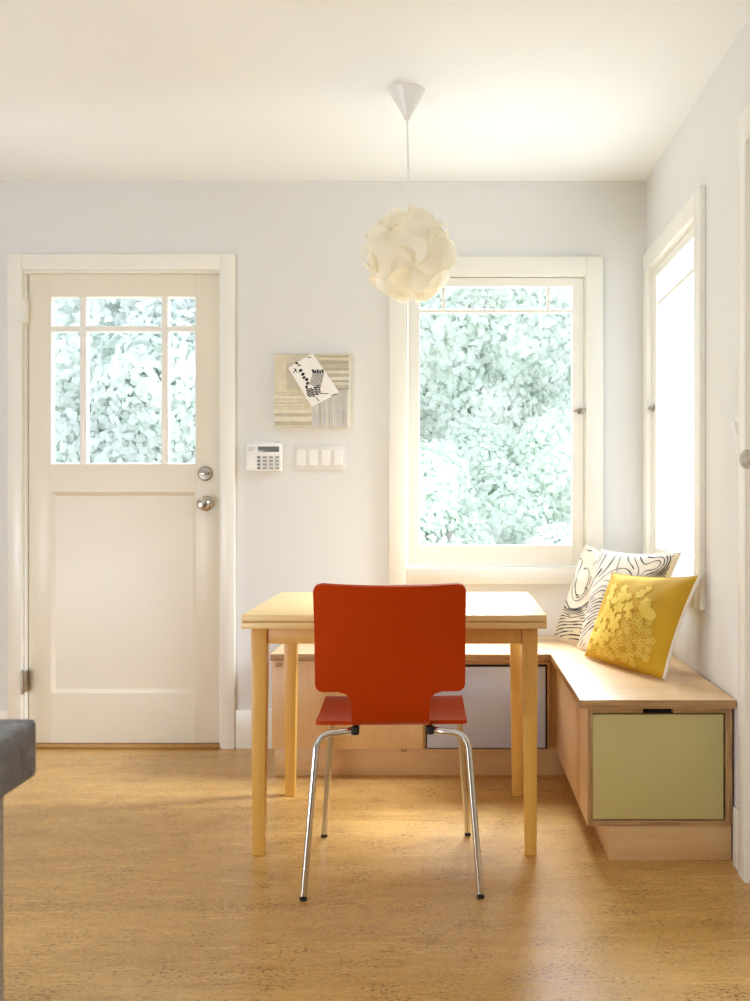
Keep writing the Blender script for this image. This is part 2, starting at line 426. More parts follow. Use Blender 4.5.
# ---- windows (built along a local axis so both share the design)
def window(name, label, to, h0, h1, z0, z1, base, latch_side, latch_z, TH):
    """to(h, d, z): h along the wall, d depth out of the room (negative into the room)"""
    r = root(name, base, label, 'window')
    def bx(bm, a, b, d0, d1, c, e, bev=0.0):
        p = to(a, d0, c); s = to(b, d1, e)
        box(bm, min(p[0], s[0]), max(p[0], s[0]), min(p[1], s[1]), max(p[1], s[1]), c, e, bev)
    cw = 0.069; ct = 0.074; bm = NB()
    bx(bm, h0 - cw, h0 + .003, -0.021, 0, z0 - 0.066, z1 + ct, 0.003); bx(bm, h1 - .003, h1 + cw, -0.021, 0, z0 - 0.066, z1 + ct, 0.003)
    bx(bm, h0 + .003, h1 - .003, -0.021, 0, z1 - .003, z1 + ct, 0.003); bx(bm, h0 + .003, h1 - .003, -0.021, 0, z0 - 0.066, z0 + .003, 0.003)
    obj('casing', bm, M['trim'], r)
    bm = NB()
    bx(bm, h0, h0 + 0.008, 0, TH, z0, z1); bx(bm, h1 - 0.008, h1, 0, TH, z0, z1); bx(bm, h0 + .008, h1 - .008, 0, TH, z1 - 0.008, z1); bx(bm, h0 + .008, h1 - .008, 0, TH, z0, z0 + 0.008)
    obj('jamb', bm, M['trim'], r)
    a, b, c, e = h0 + 0.011, h1 - 0.011, z0 + 0.011, z1 - 0.012
    ga, gb, gc, ge = h0 + 0.060, h1 - 0.060, z0 + 0.100, z1 - 0.047
    bm = NB(); d0, d1 = 0.006, 0.046
    bx(bm, a, ga, d0, d1, c, e, 0.002); bx(bm, gb, b, d0, d1, c, e, 0.002); bx(bm, ga, gb, d0, d1, c, gc, 0.0); bx(bm, ga, gb, d0, d1, ge, e, 0.0)
    obj('sash', bm, M['trim'], r)
    bm = NB(); mz = ge - 0.105
    bx(bm, ga, gb, d0 + .012, d1 - .006, mz - 0.0085, mz + 0.0085, 0.003)
    for t in (0.155, 0.845):
        hh = ga + (gb - ga) * t; bx(bm, hh - 0.0075, hh + 0.0075, d0 + .0135, d1 - .0075, mz, ge, 0.003)
    obj('muntin', bm, M['trim'], r)
    bm = NB(); bx(bm, ga - .004, gb + .004, 0.030, 0.034, gc - .004, ge + .004)
    obj('glass_pane', bm, M['glass'], r)
    # casement latch: plate, pivot and lever
    hs = h1 - 0.028 if latch_side > 0 else h0 + 0.028; bm = NB()
    bx(bm, hs - 0.010, hs + 0.018, -0.001, 0.006, latch_z - 0.012, latch_z + 0.012, 0.002)
    bx(bm, hs - 0.026, hs + 0.026, -0.011, -0.005, latch_z - 0.003, latch_z + 0.005, 0.002)
    bx(bm, hs + .004, hs + .016, -0.016, 0, latch_z - 0.007, latch_z + 0.009, 0.002)
    obj('latch', bm, M['nickel'], r)
    return r
window('window_1', 'tall cream framed window on the back wall with garden view', lambda h, d, z: (h, YB + d, z), WX0, WX1, WZ0, WZ1, ((WX0 + WX1) / 2, YB, WZ0), 1, P(0, 411, YB).z, TH)
window('window_2', 'overexposed tall window on the right wall above the cushions', lambda h, d, z: (XR + d, h, z), VY0, VY1, WZ0, WZ1, (XR, (VY0 + VY1) / 2, WZ0), 1, 1.45, TR_)

# ---- right doorway: casing and closed door with a glass knob
bm = NB(); cx = XR - 0.022
box(bm, cx, XR, GY1 - 0.002, GY1 + 0.062, 0, GZ1 + 0.09, 0.003); box(bm, cx, XR, GY0 - 0.062, GY0 + 0.002, 0, GZ1 + 0.09, 0.003)
box(bm, cx, XR, GY0 + .002, GY1 - .002, GZ1 - 0.002, GZ1 + 0.09, 0.003)
box(bm, XR, XR + TR_, GY1 - 0.012, GY1, 0, GZ1); box(bm, XR, XR + TR_, GY0, GY0 + 0.012, 0, GZ1); box(bm, XR, XR + TR_, GY0 + .012, GY1 - .012, GZ1 - 0.012, GZ1)
struct(obj('trim_3', bm, M['trim']), 'cream casing of the side doorway at the right edge', 'door casing')
d2 = root('door_2', (XR, (GY0 + GY1) / 2, 0), 'side door at the right edge with a cut glass knob', 'door')
bm = NB(); box(bm, XR + 0.012, XR + 0.052, GY0 + 0.015, GY1 - 0.015, 0.012, GZ1 - 0.015, 0.002)
obj('door_slab', bm, M['door'], d2)
bm = NB(); kp = (XR + 0.012, 2.545, 1.181)
lathe(bm, [(0, 0), (0.024, 0), (0.024, 0.003), (0.010, 0.008), (0.009, 0.045), (0, .046)], kp, (-1, 0, 0), 28)
rose = obj('knob_rose', bm, M['nickel'], d2)
bm = NB(); lathe(bm, [(0, .043), (0.012, 0.044), (0.022, 0.050), (0.027, 0.060), (0.025, 0.071), (0.016, 0.078), (0, 0.080)], kp, (-1, 0, 0), 12)
obj('glass_knob', bm, M['crystal'], rose, sharp=10)

# ------------------------------------------------------------------ wall fittings
# alarm keypad
a, b = P(247.5, 443.5, YB), P(282.5, 471.5, YB)
kp = thing('alarm_keypad', 'white alarm keypad with grey display beside the back door', 'keypad', ((a.x + b.x) / 2, YB, b.z))
bm = NB(); box(bm, a.x, b.x, YB - 0.028, YB + .001, b.z, a.z, 0.004)
prism(bm, [(a.x + .025, a.z - .001), (b.x - .025, a.z - .001), (b.x - .04, a.z + .006), (a.x + .04, a.z + .006)], 'y', YB - 0.022, YB - .002)
obj('housing', bm, M['white_plastic'], kp)
L = P(258, 446.5, YB - .028); R_ = P(279, 451.8, YB - .028); bm = NB(); box(bm, L.x, R_.x, YB - 0.0295, YB - 0.027, R_.z, L.z, 0.0005); obj('display', bm, M['lcd'], kp)
bm = NB()
for k in range(3): box(bm, P(250, 0, YB).x, P(256 - k, 0, YB).x, YB - 0.0286, YB - 0.0278, P(0, 448.2 + k * 1.3, YB).z - .0012, P(0, 448.2 + k * 1.3, YB).z + .0012)
obj('printed_mark', bm, M['button'], kp)
for r in range(4):
    for c in range(4):
        p = P(258.7 + c * 6.2, 457.3 + r * 3.6, YB - .028); bm = NB(); w = 0.0085 if c else .006
        box(bm, p.x - w, p.x + w, YB - 0.0315, YB - 0.027, p.z - 0.0048, p.z + 0.0048, 0.0012)
        obj('button', bm, M['lcd'] if c == 0 else M['button'], kp)

# four-gang rocker switch
a, b = P(295, 445.5, YB), P(344.5, 470, YB)
sw = thing('light_switch', 'white four rocker light switch plate on the back wall', 'light switch', ((a.x + b.x) / 2, YB, b.z))
bm = NB(); box(bm, a.x, b.x, YB - 0.007, YB, b.z, a.z, 0.003); obj('plate', bm, M['trim_white'], sw)
for k in range(4):
    X = a.x + (b.x - a.x) * (k + 0.5) / 4; zc = (a.z + b.z) / 2; bm = NB(); s = 1 if k % 2 else -1
    box(bm, X - 0.0185, X + 0.0185, YB - 0.0085, YB - 0.006, zc - 0.034, zc + 0.034, 0.001)
    prism(bm, [(YB - .008, zc - .031), (YB - .0115 - .003 * s, zc - .031), (YB - .0105, zc), (YB - .0115 + .003 * s, zc + .031), (YB - .008, zc + .031)], 'x', X - .015, X + .015)
    obj('rocker', bm, M['white_plastic'], sw)

# right wall switch
sy, sz = 2.756, 1.262
s2 = thing('light_switch', 'single white light switch on the right wall beside the doorway', 'light switch', (XR, sy, sz - .058))
bm = NB(); box(bm, XR - 0.007, XR, sy - 0.036, sy + 0.036, sz - 0.058, sz + 0.058, 0.003); obj('plate', bm, M['white_plastic'], s2)
bm = NB(); prism(bm, [(XR - .006, sz - .034), (XR - .026, sz + .028), (XR - .024, sz + .034), (XR - .006, sz + .030)], 'y', sy - .016, sy + .016)
obj('rocker', bm, M['white_plastic'], s2)

# collage board on the wall
a, b = P(274.5, 354.5, YB - .03), P(349, 427.5, YB - .03)
cb = thing('collage_board', 'square collage board of pale wood and paper strips on the wall', 'wall art', ((a.x + b.x) / 2, YB, b.z))
bm = NB(); box(bm, a.x, b.x, YB - 0.030, YB + 0.001, b.z, a.z, 0.002); obj('board', bm, M['col8'], cb)
W, Hh = b.x - a.x, a.z - b.z
def strip_set(name, rects, depth=0.004):
    bm = NB(); idx = []
    for (u0, u1, v0, v1, mi, lift) in rects:
        n0 = len(bm.faces); box(bm, a.x + W * u0, a.x + W * u1, YB - 0.030 - lift, YB - 0.0295, a.z - Hh * v1, a.z - Hh * v0)
        bm.faces.ensure_lookup_table()
        for f in bm.faces[n0:]: f.material_index = mi
    obj(name, bm, [M['col%d' % i] for i in range(9)], cb)
rnd = random.Random(4)
rs = [(0.0, .165, .0, .49, 1, .003), (.165, .60, 0.0, .12, 0, .002), (.165, .40, .12, .49, 2, .002), (.40, .6, .12, .49, 0, .002)]
strip_set('paper_patch', rs)
rs = []; v = .49; k = 0
while v < .995:
    h = rnd.uniform(.02, .075); rs.append((0.0, .50, v, min(v + h - .006, .998), rnd.choice([1, 1, 8, 0, 2, 4]), rnd.uniform(.001, .004))); v += h
strip_set('yellowed_strip', rs)
rs = []; v = .0
while v < .485:
    h = rnd.uniform(.018, .05); rs.append((.60, 1.0, v, min(v + h - .005, .485), rnd.choice([2, 4, 7, 4, 1, 5]), rnd.uniform(.001, .006))); v += h
strip_set('brown_strip', rs)
rs = []; u = .50
while u < .995:
    h = rnd.uniform(.02, .06); rs.append((u, min(u + h - .005, .998), .492, .998, rnd.choice([3, 6, 6, 5, 3, 2]), rnd.uniform(.001, .004))); u += h
strip_set('grey_strip', rs)
# postcard leaning over the board, drawn with a spotted and striped figure
cd = thing('postcard', 'tilted white postcard with black spotted drawing on the collage board', 'postcard', P(313, 405, YB - .036))
cyp = YB - 0.0370
crn = [P(312.5, 353.0, cyp), P(339.5, 392.5, cyp), P(311.8, 406.8, cyp), P(288.0, 368.0, cyp)]   # top, right, bottom, left
bm = NB(); prism(bm, [(p.x, p.z) for p in crn], 'y', cyp, cyp + 0.0022); obj('card', bm, M['card'], cd)
def cardpt(px, py): return P(270 + px * 85 / 750.0, 345 + py * 87 / 768.0, cyp)
bm = NB()
def dot(bm, px, py, r, asp=1.0, rot=0.0, n=7):
    c = cardpt(px, py); vs = []
    for i in range(n):
        t = 2 * PI * i / n; x, z = math.cos(t) * r, math.sin(t) * r * asp
        vs.append(bm.verts.new((c.x + x * math.cos(rot) - z * math.sin(rot), cyp - 0.0006, c.z + x * math.sin(rot) + z * math.cos(rot))))
    f = bm.faces.new(vs)
    if f.normal.y > 0: f.normal_flip()
def stroke(bm, p, q_, w):
    A, B = cardpt(*p), cardpt(*q_); d = (B - A); n = Vector((-d.z, 0, d.x)).normalized() * w
    bm.faces.new([bm.verts.new((v.x, cyp - 0.0006, v.z)) for v in (A + n, B + n, B - n, A - n)])
for (x, y, r) in [(235, 160, .0062), (225, 220, .0052), (250, 182, .004), (212, 238, .004), (270, 225, .0088), (290, 258, .0088), (300, 288, .0076), (324, 305, .0088), (332, 338, .0088), (322, 368, .0072)]: dot(bm, x, y, r, .75, .6)
for i in range(7):
    for j in range(4):
        x = 325 + i * 17 + j * 4; y = 385 + j * 19 + (10 if i % 2 else 0) - max(0, i - 3) * 9
        if y < 455 and x < 462: dot(bm, x, y, .0056, .7, .5, 6)
for s_ in [((405, 460), (435, 495)), ((440, 428), (515, 430)), ((540, 448), (590, 430)), ((330, 112), (365, 108)), ((225, 150), (275, 185)), ((212, 205), (240, 245))]: stroke(bm, *s_, .0016)
for k in range(5): stroke(bm, (375 + k * 22, 215 + (k % 2) * 8), (385 + k * 20, 248), .0040)
obj('ink_drawing', bm, M['cardink'], cd)
bm = NB()
for k in range(9): stroke(bm, (385 + k * 11, 235 + k * 2), (352 + k * 11, 350 + k * 4), .0016)
obj('grey_stripe_drawing', bm, M['cardgrey'], cd)
c0 = cardpt(365, 108)
# ------------------------------------------------------------------ bench
BX = 0.386; BY = 3.612; BF = 2.794; BT = 0.483; BL_ = -0.680; TT = 0.026
bm = NB()
prism(bm, [(BL_, BY), (BX, BY), (BX, BF), (XR - .003, BF), (XR - .003, YB - .003), (BL_, YB - .003)], 'z', BT - TT, BT)
bmesh.ops.bevel(bm, geom=[e for e in bm.edges], offset=0.002, segments=2, affect='EDGES', profile=.5)
for f in bm.faces:
    if abs(f.normal.z) < .5: f.material_index = 1
o = obj('corner_bench', bm, [M['benchtop'], M['plyedge']], base=True)
tag(o, 'L shaped pale maple plywood bench top running around the corner', 'bench top')
CT = BT - TT - .0005
# back cabinet
bc = thing('bench_cabinet', 'low plywood bench cabinet under the back window with blue grey door', 'cabinet', ((BL_ + BX) / 2, 3.85, 0))
f0 = BY + 0.012; zb = 0.118
def bp(x): return (x - VX) * f0 / F
def bz(y): return H + (VY - y) * f0 / F
bm = NB()
xs = [BL_ + .004, bp(423), BX + 0.02]
box(bm, BL_ + .004, XR - .006, f0 + 0.02, YB - .006, zb, CT)               # body
obj('carcass', bm, M['bench'], bc)
bm = NB()
zt = bz(664.5); x0, x1 = bp(423.5), bp(547.5)
box(bm, x0, BX - .001, f0, f0 + .0195, zt, CT, .001)           # rail above the door
box(bm, x1, BX - .001, f0, f0 + .0195, zb, zt - .0005, .001)   # stile at the inner corner
box(bm, x0, x1 - .0005, f0, f0 + .0195, zb, bz(749), .001)     # rail below the door
box(bm, x0, bp(425.5), f0, f0 + .0195, bz(749) + .0005, zt - .0005, .001)
obj('face_frame', bm, M['plyedge'], bc)
bm = NB(); box(bm, bp(425.5), x1 - .0005, f0 + .014, f0 + .0198, bz(749) + .0005, zt - .0005); obj('gap_shade_sheet', bm, M['gap_shade'], bc)  # dark sheet painting the shade in the gap round the door
bm = NB(); box(bm, bp(427), bp(545.5), f0 + .001, f0 + .013, bz(748), bz(667), .001); obj('cabinet_door', bm, M['bluegrey'], bc)['label'] = 'blue grey laminate door'
bm = NB(); box(bm, BL_ + .004, x0 - .001, f0 + .001, f0 + .0195, zb, bz(661), .0015); pd = obj('cabinet_door', bm, M['bench'], bc)
pd['label'] = 'plain plywood door'
for (hx, hy) in ((278.5, 665), (404, 750)):
    c = Vector((bp(hx), f0, bz(hy))); bm = NB(); box(bm, c.x - .012, c.x + .012, f0 - .004, f0 + .0005, c.z - .006, c.z + .008, .002); obj('catch', bm, M['plyedge'], pd)
bm = NB(); box(bm, BL_ + .006, XR - .006, 3.683, YB - .02, 0, zb - .0005, .0015); obj('plinth', bm, M['plinth'], bc)
# right cabinet
rc = thing('bench_cabinet', 'low plywood bench cabinet along the right wall with olive drawer', 'cabinet', ((BX + XR) / 2, 3.2, 0))
r0 = BF + 0.022; zrb = H + (VY - 826) * r0 / F
rx0, rx1 = (587.5 - VX) * r0 / F, (732.3 - VX) * r0 / F
def rp(x): return (x - VX) * r0 / F
def rz(y): return H + (VY - y) * r0 / F
bm = NB(); t_ = 0.016
box(bm, rx0, rx0 + t_, r0, f0 - .001, zrb, CT, .001)
bm.normal_update()
for f in bm.faces: f.material_index = 1 if f.normal.y < -.6 else 0
obj('side_panel', bm, [M['bench'], M['plyedge_v']], rc)
bm = NB(); box(bm, rx1 - .020, rx1, r0, f0 - .001, zrb, CT, .001)
obj('side_panel', bm, M['plyedge_v'], rc); bm = NB()
box(bm, rx0 + t_, rx1 - .020, r0, f0 - .001, zrb, rz(820.5), .001)
obj('bottom_panel', bm, M['plyedge'], rc)
bm = NB(); sxa, sxb = rp(643), rp(673.5)
box(bm, rx0 + t_, sxa, r0, r0 + .03, rz(713.3), CT, .001); obj('top_rail', bm, M['plyedge'], rc); bm = NB(); box(bm, sxb, rx1 - .020, r0, r0 + .03, rz(713.3), CT, .001)
obj('top_rail', bm, M['plyedge'], rc)
bm = NB(); box(bm, rx0 + t_ + .0005, rx1 - .0205, r0 + .035, r0 + .05, rz(820), CT - .001); obj('gap_shade_sheet', bm, M['gap_shade'], rc)  # dark sheet painting the shade behind the handle slot
bm = NB(); box(bm, rp(592.8), rp(723.6), r0 + .001, r0 + .020, rz(819.5), rz(714.6), .001); obj('drawer_front', bm, M['olive'], rc)['label'] = 'olive laminate drawer front'
bm = NB(); box(bm, rp(591.7), rp(724.8), r0 + .0205, r0 + .026, rz(820.3), rz(713.4)); obj('drawer_gap_shade', bm, M['gap_shade'], rc)  # dark sheet painting the shade line round the drawer front
bm = NB(); box(bm, rx0 + 0.064, rx1 - .001, r0 + .006, 3.68, 0, zrb - .0005, .0015); obj('plinth', bm, M['plinth'], rc)

# ------------------------------------------------------------------ cushions
def cushion(name, label, corners, front, back, mats, seed, res=44, pinch=0.07):
    """corners: BL, BR, TL, TR in world space; front/back: bulge towards and away from the viewer"""
    BL, BR, TL, TR = [Vector(c) for c in corners]; C = (BL + BR + TL + TR) / 4
    n = ((BR - BL).cross(TL - BL)).normalized()
    if n.y > 0: n = -n
    def S(u, v, side=1, lift=0.0):
        uu = u * (1 - pinch * (1 - v * v)); vv = v * (1 - pinch * (1 - u * u) * max(0.0, v))
        a, b = (uu + 1) / 2, (vv + 1) / 2
        p = BL * (1 - a) * (1 - b) + BR * a * (1 - b) + TL * (1 - a) * b + TR * a * b
        h = max(0.0, (1 - u * u) * (1 - v * v)) ** 0.42
        w = mnoise.noise(Vector((u * 2.2 + seed, v * 2.2, side * 3.1)))
        # creases that run in from the corners
        cr = math.sin((u - v) * 9 + seed) * 0.5 + math.sin((u * 1.4 + v) * 7 + seed * 2) * 0.5
        edge = (u * u) * (v * v)
        h2 = h * (1 + 0.10 * w) + 0.09 * cr * h * (0.25 + edge)
        return p + n * ((front * h2 + lift) if side > 0 else -(back * h2))
    bm = NB()
    for side in (1, -1):
        g_ = [[bm.verts.new(S(-1 + 2 * i / res, -1 + 2 * j / res, side)) for i in range(res + 1)] for j in range(res + 1)]
        for j in range(res):
            for i in range(res):
                f = bm.faces.new([g_[j][i], g_[j][i + 1], g_[j + 1][i + 1], g_[j + 1][i]]); f.material_index = 0 if side > 0 else 1
    bmesh.ops.remove_doubles(bm, verts=bm.verts, dist=1e-5)
    bmesh.ops.recalc_face_normals(bm, faces=bm.faces)
    r = thing(name, label, 'cushion', (C.x, C.y, min(BL.z, BR.z)))
    obj('cover', bm, mats, r, sharp=80)
    bm = NB(); N = 40; ring = []
    for k in range(N): ring.append(S(-1 + 2 * k / N, -1))
    for k in range(N): ring.append(S(1, -1 + 2 * k / N))
    for k in range(N): ring.append(S(1 - 2 * k / N, 1))
    for k in range(N): ring.append(S(-1, 1 - 2 * k / N))
    ring.append(ring[0]); tube(bm, ring, 0.0028, 6, cap=False)
    obj('seam', bm, mats[0], r)
    return r, S

def ribbon(bm, S, pts, w, lift=0.0015):
    for (p, q_) in zip(pts, pts[1:]):
        d = Vector((q_[0] - p[0], q_[1] - p[1])); 
        if d.length < 1e-6: continue
        nn = Vector((-d.y, d.x)).normalized() * w
        try: bm.faces.new([bm.verts.new(S(p[0] + nn.x * s, p[1] + nn.y * s, 1, lift)) if e == 0 else bm.verts.new(S(q_[0] + nn.x * s, q_[1] + nn.y * s, 1, lift)) for e, s in ((0, 1), (1, 1), (1, -1), (0, -1))])
        except ValueError: pass

def contours(bm, S, Fn, levels, w, res=72, keep=0.8, seed=0):
    """hand-drawn grain lines: contour lines of Fn on the cushion front"""
    n = res; lim = .95
    val = [[Fn(-lim + 2 * lim * i / n, -lim + 2 * lim * j / n) for i in range(n + 1)] for j in range(n + 1)]
    X = lambda i: -lim + 2 * lim * i / n
    for j in range(n):
        for i in range(n):
            sq = [(i, j), (i + 1, j), (i + 1, j + 1), (i, j + 1)]; vs = [val[b][a] for a, b in sq]
            for Lv in levels:
                pts = []
                for k in range(4):
                    v0, v1 = vs[k], vs[(k + 1) % 4]
                    if (v0 < Lv) != (v1 < Lv):
                        t = (Lv - v0) / (v1 - v0); a, b = sq[k], sq[(k + 1) % 4]
                        pts.append((X(a[0] + (b[0] - a[0]) * t), X(a[1] + (b[1] - a[1]) * t)))
                if len(pts) == 2:
                    m = mnoise.noise(Vector((pts[0][0] * 2.6 + Lv * 7.3 + seed, pts[0][1] * 2.6, Lv * 3.7)))
                    if m < keep - 0.55:
                        ribbon(bm, S, pts, w * (0.55 + 0.8 * abs(mnoise.noise(Vector((pts[0][0] * 3, pts[0][1] * 3, Lv * 5)))) * 2))

bz0 = BT + 0.006
# rear white cushion
cr, S = cushion('cushion', 'white line printed cushion furthest back against the window casing', [(.440, 3.985, bz0), (.63, 3.585, bz0), P(585, 542.5, 4.035), (.765, 3.66, .80)], 0.045, 0.012, [M['ecru'], M['ecru']], 3.0)
bm = NB()
def F1(u, v):
    k = 1.6 * math.exp(-(((u + .45) / .33) ** 2 + ((v - .12) / .42) ** 2))
    return v * 2.4 + k * 1.9 + 0.5 * u * u
contours(bm, S, F1, [-2.2 + .19 * k for k in range(13)] + [1.5, 2.1, 2.5], .0105, keep=.84, seed=1)
obj('line_print', bm, M['ink'], cr)
# middle white cushion
cr, S = cushion('cushion', 'white cushion with dark wood grain lines directly behind the mustard cushion', [(.504, 3.74, bz0), (.67, 3.34, bz0), P(600.5, 549.5, 3.79), P(681, 552.5, 3.30)], 0.032, 0.02, [M['linen'], M['linen']], 8.0)
bm = NB()
def F2(u, v):
    k = 1.5 * math.exp(-(((u - .15) / .42) ** 2 + ((v - .15) / .55) ** 2))
    k2 = 1.1 * math.exp(-(((u - .75) / .3) ** 2 + ((v - .75) / .3) ** 2))
    return (v * 1.3 - u * 1.5) + k * 1.2 + k2 + .6 * math.sin(v * 2.2 + .4)
contours(bm, S, F2, [-3.2 + .19 * k for k in range(38)], .0105, keep=.78, seed=5)
obj('line_print', bm, M['ink'], cr)
# mustard cushion in front
cr, S = cushion('cushion', 'mustard yellow cushion with pale floral print, frontmost on the bench', [(.508, 3.545, bz0), (.695, 3.085, bz0), P(612.5, 573, 3.57), P(698.5, 576.5, 3.085)], 0.058, 0.012, [M['mustard'], M['mustard']], 1.3)
bm = NB(); rnd = random.Random(11)
def blob(u, v, r, n=9, rot=0.0, asp=1.0):
    pts = []
    for k in range(n):
        t = 2 * PI * k / n; x = math.cos(t) * r * asp; y = math.sin(t) * r
        pts.append((u + x * math.cos(rot) - y * math.sin(rot), v + x * math.sin(rot) + y * math.cos(rot)))
    c = bm.verts.new(S(u, v, 1, .0022)); vs = [bm.verts.new(S(p[0], p[1], 1, .0018)) for p in pts]
    for k in range(n): bm.faces.new([c, vs[k], vs[(k + 1) % n]])
def flower(u, v, r):
    m = 5; ph = rnd.uniform(0, 6)
    for k in range(m):
        t = ph + 2 * PI * k / m; blob(u + math.cos(t) * r * .62, v + math.sin(t) * r * .62, r * .46, 9, t, 1.25)
    blob(u, v, r * .25)
def ring(u, v, r, w=.010):
    ribbon(bm, S, [(u + math.cos(2 * PI * k / 10) * r, v + math.sin(2 * PI * k / 10) * r) for k in range(11)], w, .0018)
def outline_flower(u, v, r):
    ph = rnd.uniform(0, 6)
    for k in range(5):
        t = ph + 2 * PI * k / 5; ring(u + math.cos(t) * r * .6, v + math.sin(t) * r * .6, r * .4)
ring_pts = [S(1, -1 + 2 * k / 40) for k in range(41)]
pb = NB(); tube(pb, [p + Vector((.003, -.002, 0)) for p in ring_pts], .0055, 8); obj('side_piping', pb, M['linen'], cr)['label'] = 'cream edge piping'
for (u, v, r) in [(-.62, .62, .11), (-.60, .40, .12), (-.28, .62, .09), (-.22, .42, .13), (.20, .52, .10), (-.55, .18, .10), (-.52, -.02, .15), (-.20, .16, .12), (.05, .20, .12), (-.30, -.05, .09),
                  (-.75, -.22, .13), (-.50, -.28, .12), (-.58, -.52, .17), (-.18, -.22, .14), (-.32, -.48, .12), (-.82, -.50, .10), (-.80, -.78, .08), (.42, .34, .10), (.30, .66, .07), (-.05, .42, .08), (.12, .02, .08), (-.40, .02, .08), (-.38, .30, .09), (-.66, -.05, .08), (-.1, -.05, .07), (-.40, -.66, .08)]: flower(u, v, r)
blob(.52, .14, .12, 10, -.5, 1.7); blob(.40, .24, .07, 9, .3, 1.5)
for (u, v, r) in [(.28, -.02, .11), (.10, -.16, .09), (.42, -.08, .08), (.62, -.40, .10), (.45, -.42, .09), (.28, -.40, .08), (.12, -.52, .09), (-.05, -.62, .09), (.35, -.72, .10), (.55, -.66, .08), (.40, .08, .08), (.52, -.22, .09), (.72, -.55, .07), (.66, -.22, .07), (.62, -.05, .07), (.74, -.38, .08), (.70, -.72, .07), (.55, -.52, .07), (.2, -.28, .07), (.30, -.56, .08), (.05, -.78, .08), (.42, -.88, .07), (-.12, -.86, .08), (-.15, -.42, .07), (.2, -.82, .09), (-.25, -.78, .10), (-.48, -.82, .09), (.02, -.36, .07), (-.65, -.72, .09)]: outline_flower(u, v, r)
for st in [((-.3, -.9), (-.1, -.5), (.3, -.05)), ((-.25, -.9), (.1, -.55), (.6, -.4)), ((-.2, -.92), (.2, -.8), (.55, -.66)), ((-.35, -.9), (-.5, -.5), (-.55, 0.0)), ((-.32, -.9), (-.3, -.3), (-.2, .4))]:
    pts = [tuple((1 - t) ** 2 * st[0][i] + 2 * t * (1 - t) * st[1][i] + t * t * st[2][i] for i in (0, 1)) for t in [k / 14 for k in range(15)]]
    ribbon(bm, S, pts, .007, .0018)
obj('floral_print', bm, M['mustard_print'], cr)

# ------------------------------------------------------------------ table
TX0, TX1, TY0, TY1, TZ = -.617, .291, 2.819, 3.498, 0.73
tb = thing('dining_table', 'square yellow birch dining table with draw leaves and tapered legs', 'table', ((TX0 + TX1) / 2, (TY0 + TY1) / 2, 0))
bm = NB(); box(bm, TX0, TX1, TY0, TY1, TZ - .0205, TZ, .003); obj('tabletop', bm, M['tabletop'], tb)
bm = NB(); mid = (TX0 + TX1) / 2
for x0, x1 in ((TX0 + .0, mid - .001), (mid + .001, TX1)): 
    bm = NB(); box(bm, x0, x1, TY0 + .001, TY1 - .001, TZ - .0415, TZ - .0225, .002); obj('draw_leaf', bm, M['tabletop'], tb)
LX = (-.571, .243); aw = .024; az0, az1 = TZ - .092, TZ - .042
for y0 in (TY0 + .042, TY1 - .066):
    bm = NB(); box(bm, LX[0] + aw + .0005, LX[1] - aw - .0005, y0, y0 + .02, az0, az1, .001); obj('apron', bm, M['table'], tb)
for x0 in (LX[0] - .010, LX[1] - .010):
    bm = NB(); box(bm, x0, x0 + .02, TY0 + .085, TY1 - .083, az0, az1, .001); obj('apron', bm, M['table'], tb)
for ix, lx in enumerate(LX):
    for fy in (2.853, 3.420):
        bm = NB(); w = .024; out = -1 if ix == 0 else 1
        top = [(lx - w, fy - .0, TZ - .042), (lx + w, fy, TZ - .042), (lx + w, fy + .048, TZ - .042), (lx - w, fy + .048, TZ - .042)]
        o0, o1 = (lx - w + .003, lx + w - .010) if ix == 0 else (lx - w + .010, lx + w - .003)
        bot = [(o0, fy + .004, 0), (o1, fy + .004, 0), (o1, fy + .040, 0), (o0, fy + .040, 0)]
        taper(bm, [Vector(p) for p in bot], [Vector(p) for p in top], .003)
        obj('leg', bm, M['table'], tb)

# ------------------------------------------------------------------ chair
CX = -.161
ch = thing('dining_chair', 'orange moulded plywood chair with chromed tube legs facing the table', 'chair', (CX, 2.79, 0))
prof = [(3.005, .425), (2.985, .447), (2.94, .458), (2.86, .456), (2.76, .450), (2.68, .451), (2.625, .456), (2.592, .470), (2.570, .499), (2.556, .540), (2.537, .615), (2.512, .712), (2.482, .816), (2.472, .848)]
def cat(p0, p1, p2, p3, t):
    return tuple(.5 * ((2 * b) + (-a + c) * t + (2 * a - 5 * b + 4 * c - d) * t * t + (-a + 3 * b - 3 * c + d) * t ** 3) for a, b, c, d in zip(p0, p1, p2, p3))
dense = []
ext = [tuple(2 * a - b for a, b in zip(prof[0], prof[1]))] + prof + [tuple(2 * a - b for a, b in zip(prof[-1], prof[-2]))]
for i in range(1, len(ext) - 2):
    for k in range(20): dense.append(cat(ext[i - 1], ext[i], ext[i + 1], ext[i + 2], k / 20))
dense.append(prof[-1])
arc = [0.0]
for p, q_ in zip(dense, dense[1:]): arc.append(arc[-1] + math.hypot(q_[0] - p[0], q_[1] - p[1]))
def at_arc(s):
    s = min(max(s, 0), arc[-1])
    lo, hi = 0, len(arc) - 1
    while hi - lo > 1:
        m = (lo + hi) // 2
        if arc[m] <= s: lo = m
        else: hi = m
    t = (s - arc[lo]) / max(arc[hi] - arc[lo], 1e-9); a, b = dense[lo], dense[hi]
    return a[0] + (b[0] - a[0]) * t, a[1] + (b[1] - a[1]) * t
def arc_where(fn): 
    for p, s in zip(dense, arc):
        if fn(p): return s
sw_ = arc_where(lambda p: p[0] < 2.640)          # rear edge of the seat wings
sb_ = arc_where(lambda p: p[1] > .558)           # lower edge of the backrest
HW, HB, NK = .211, .201, .105
rows = []
Ltot = arc[-1]; rc_ = .035
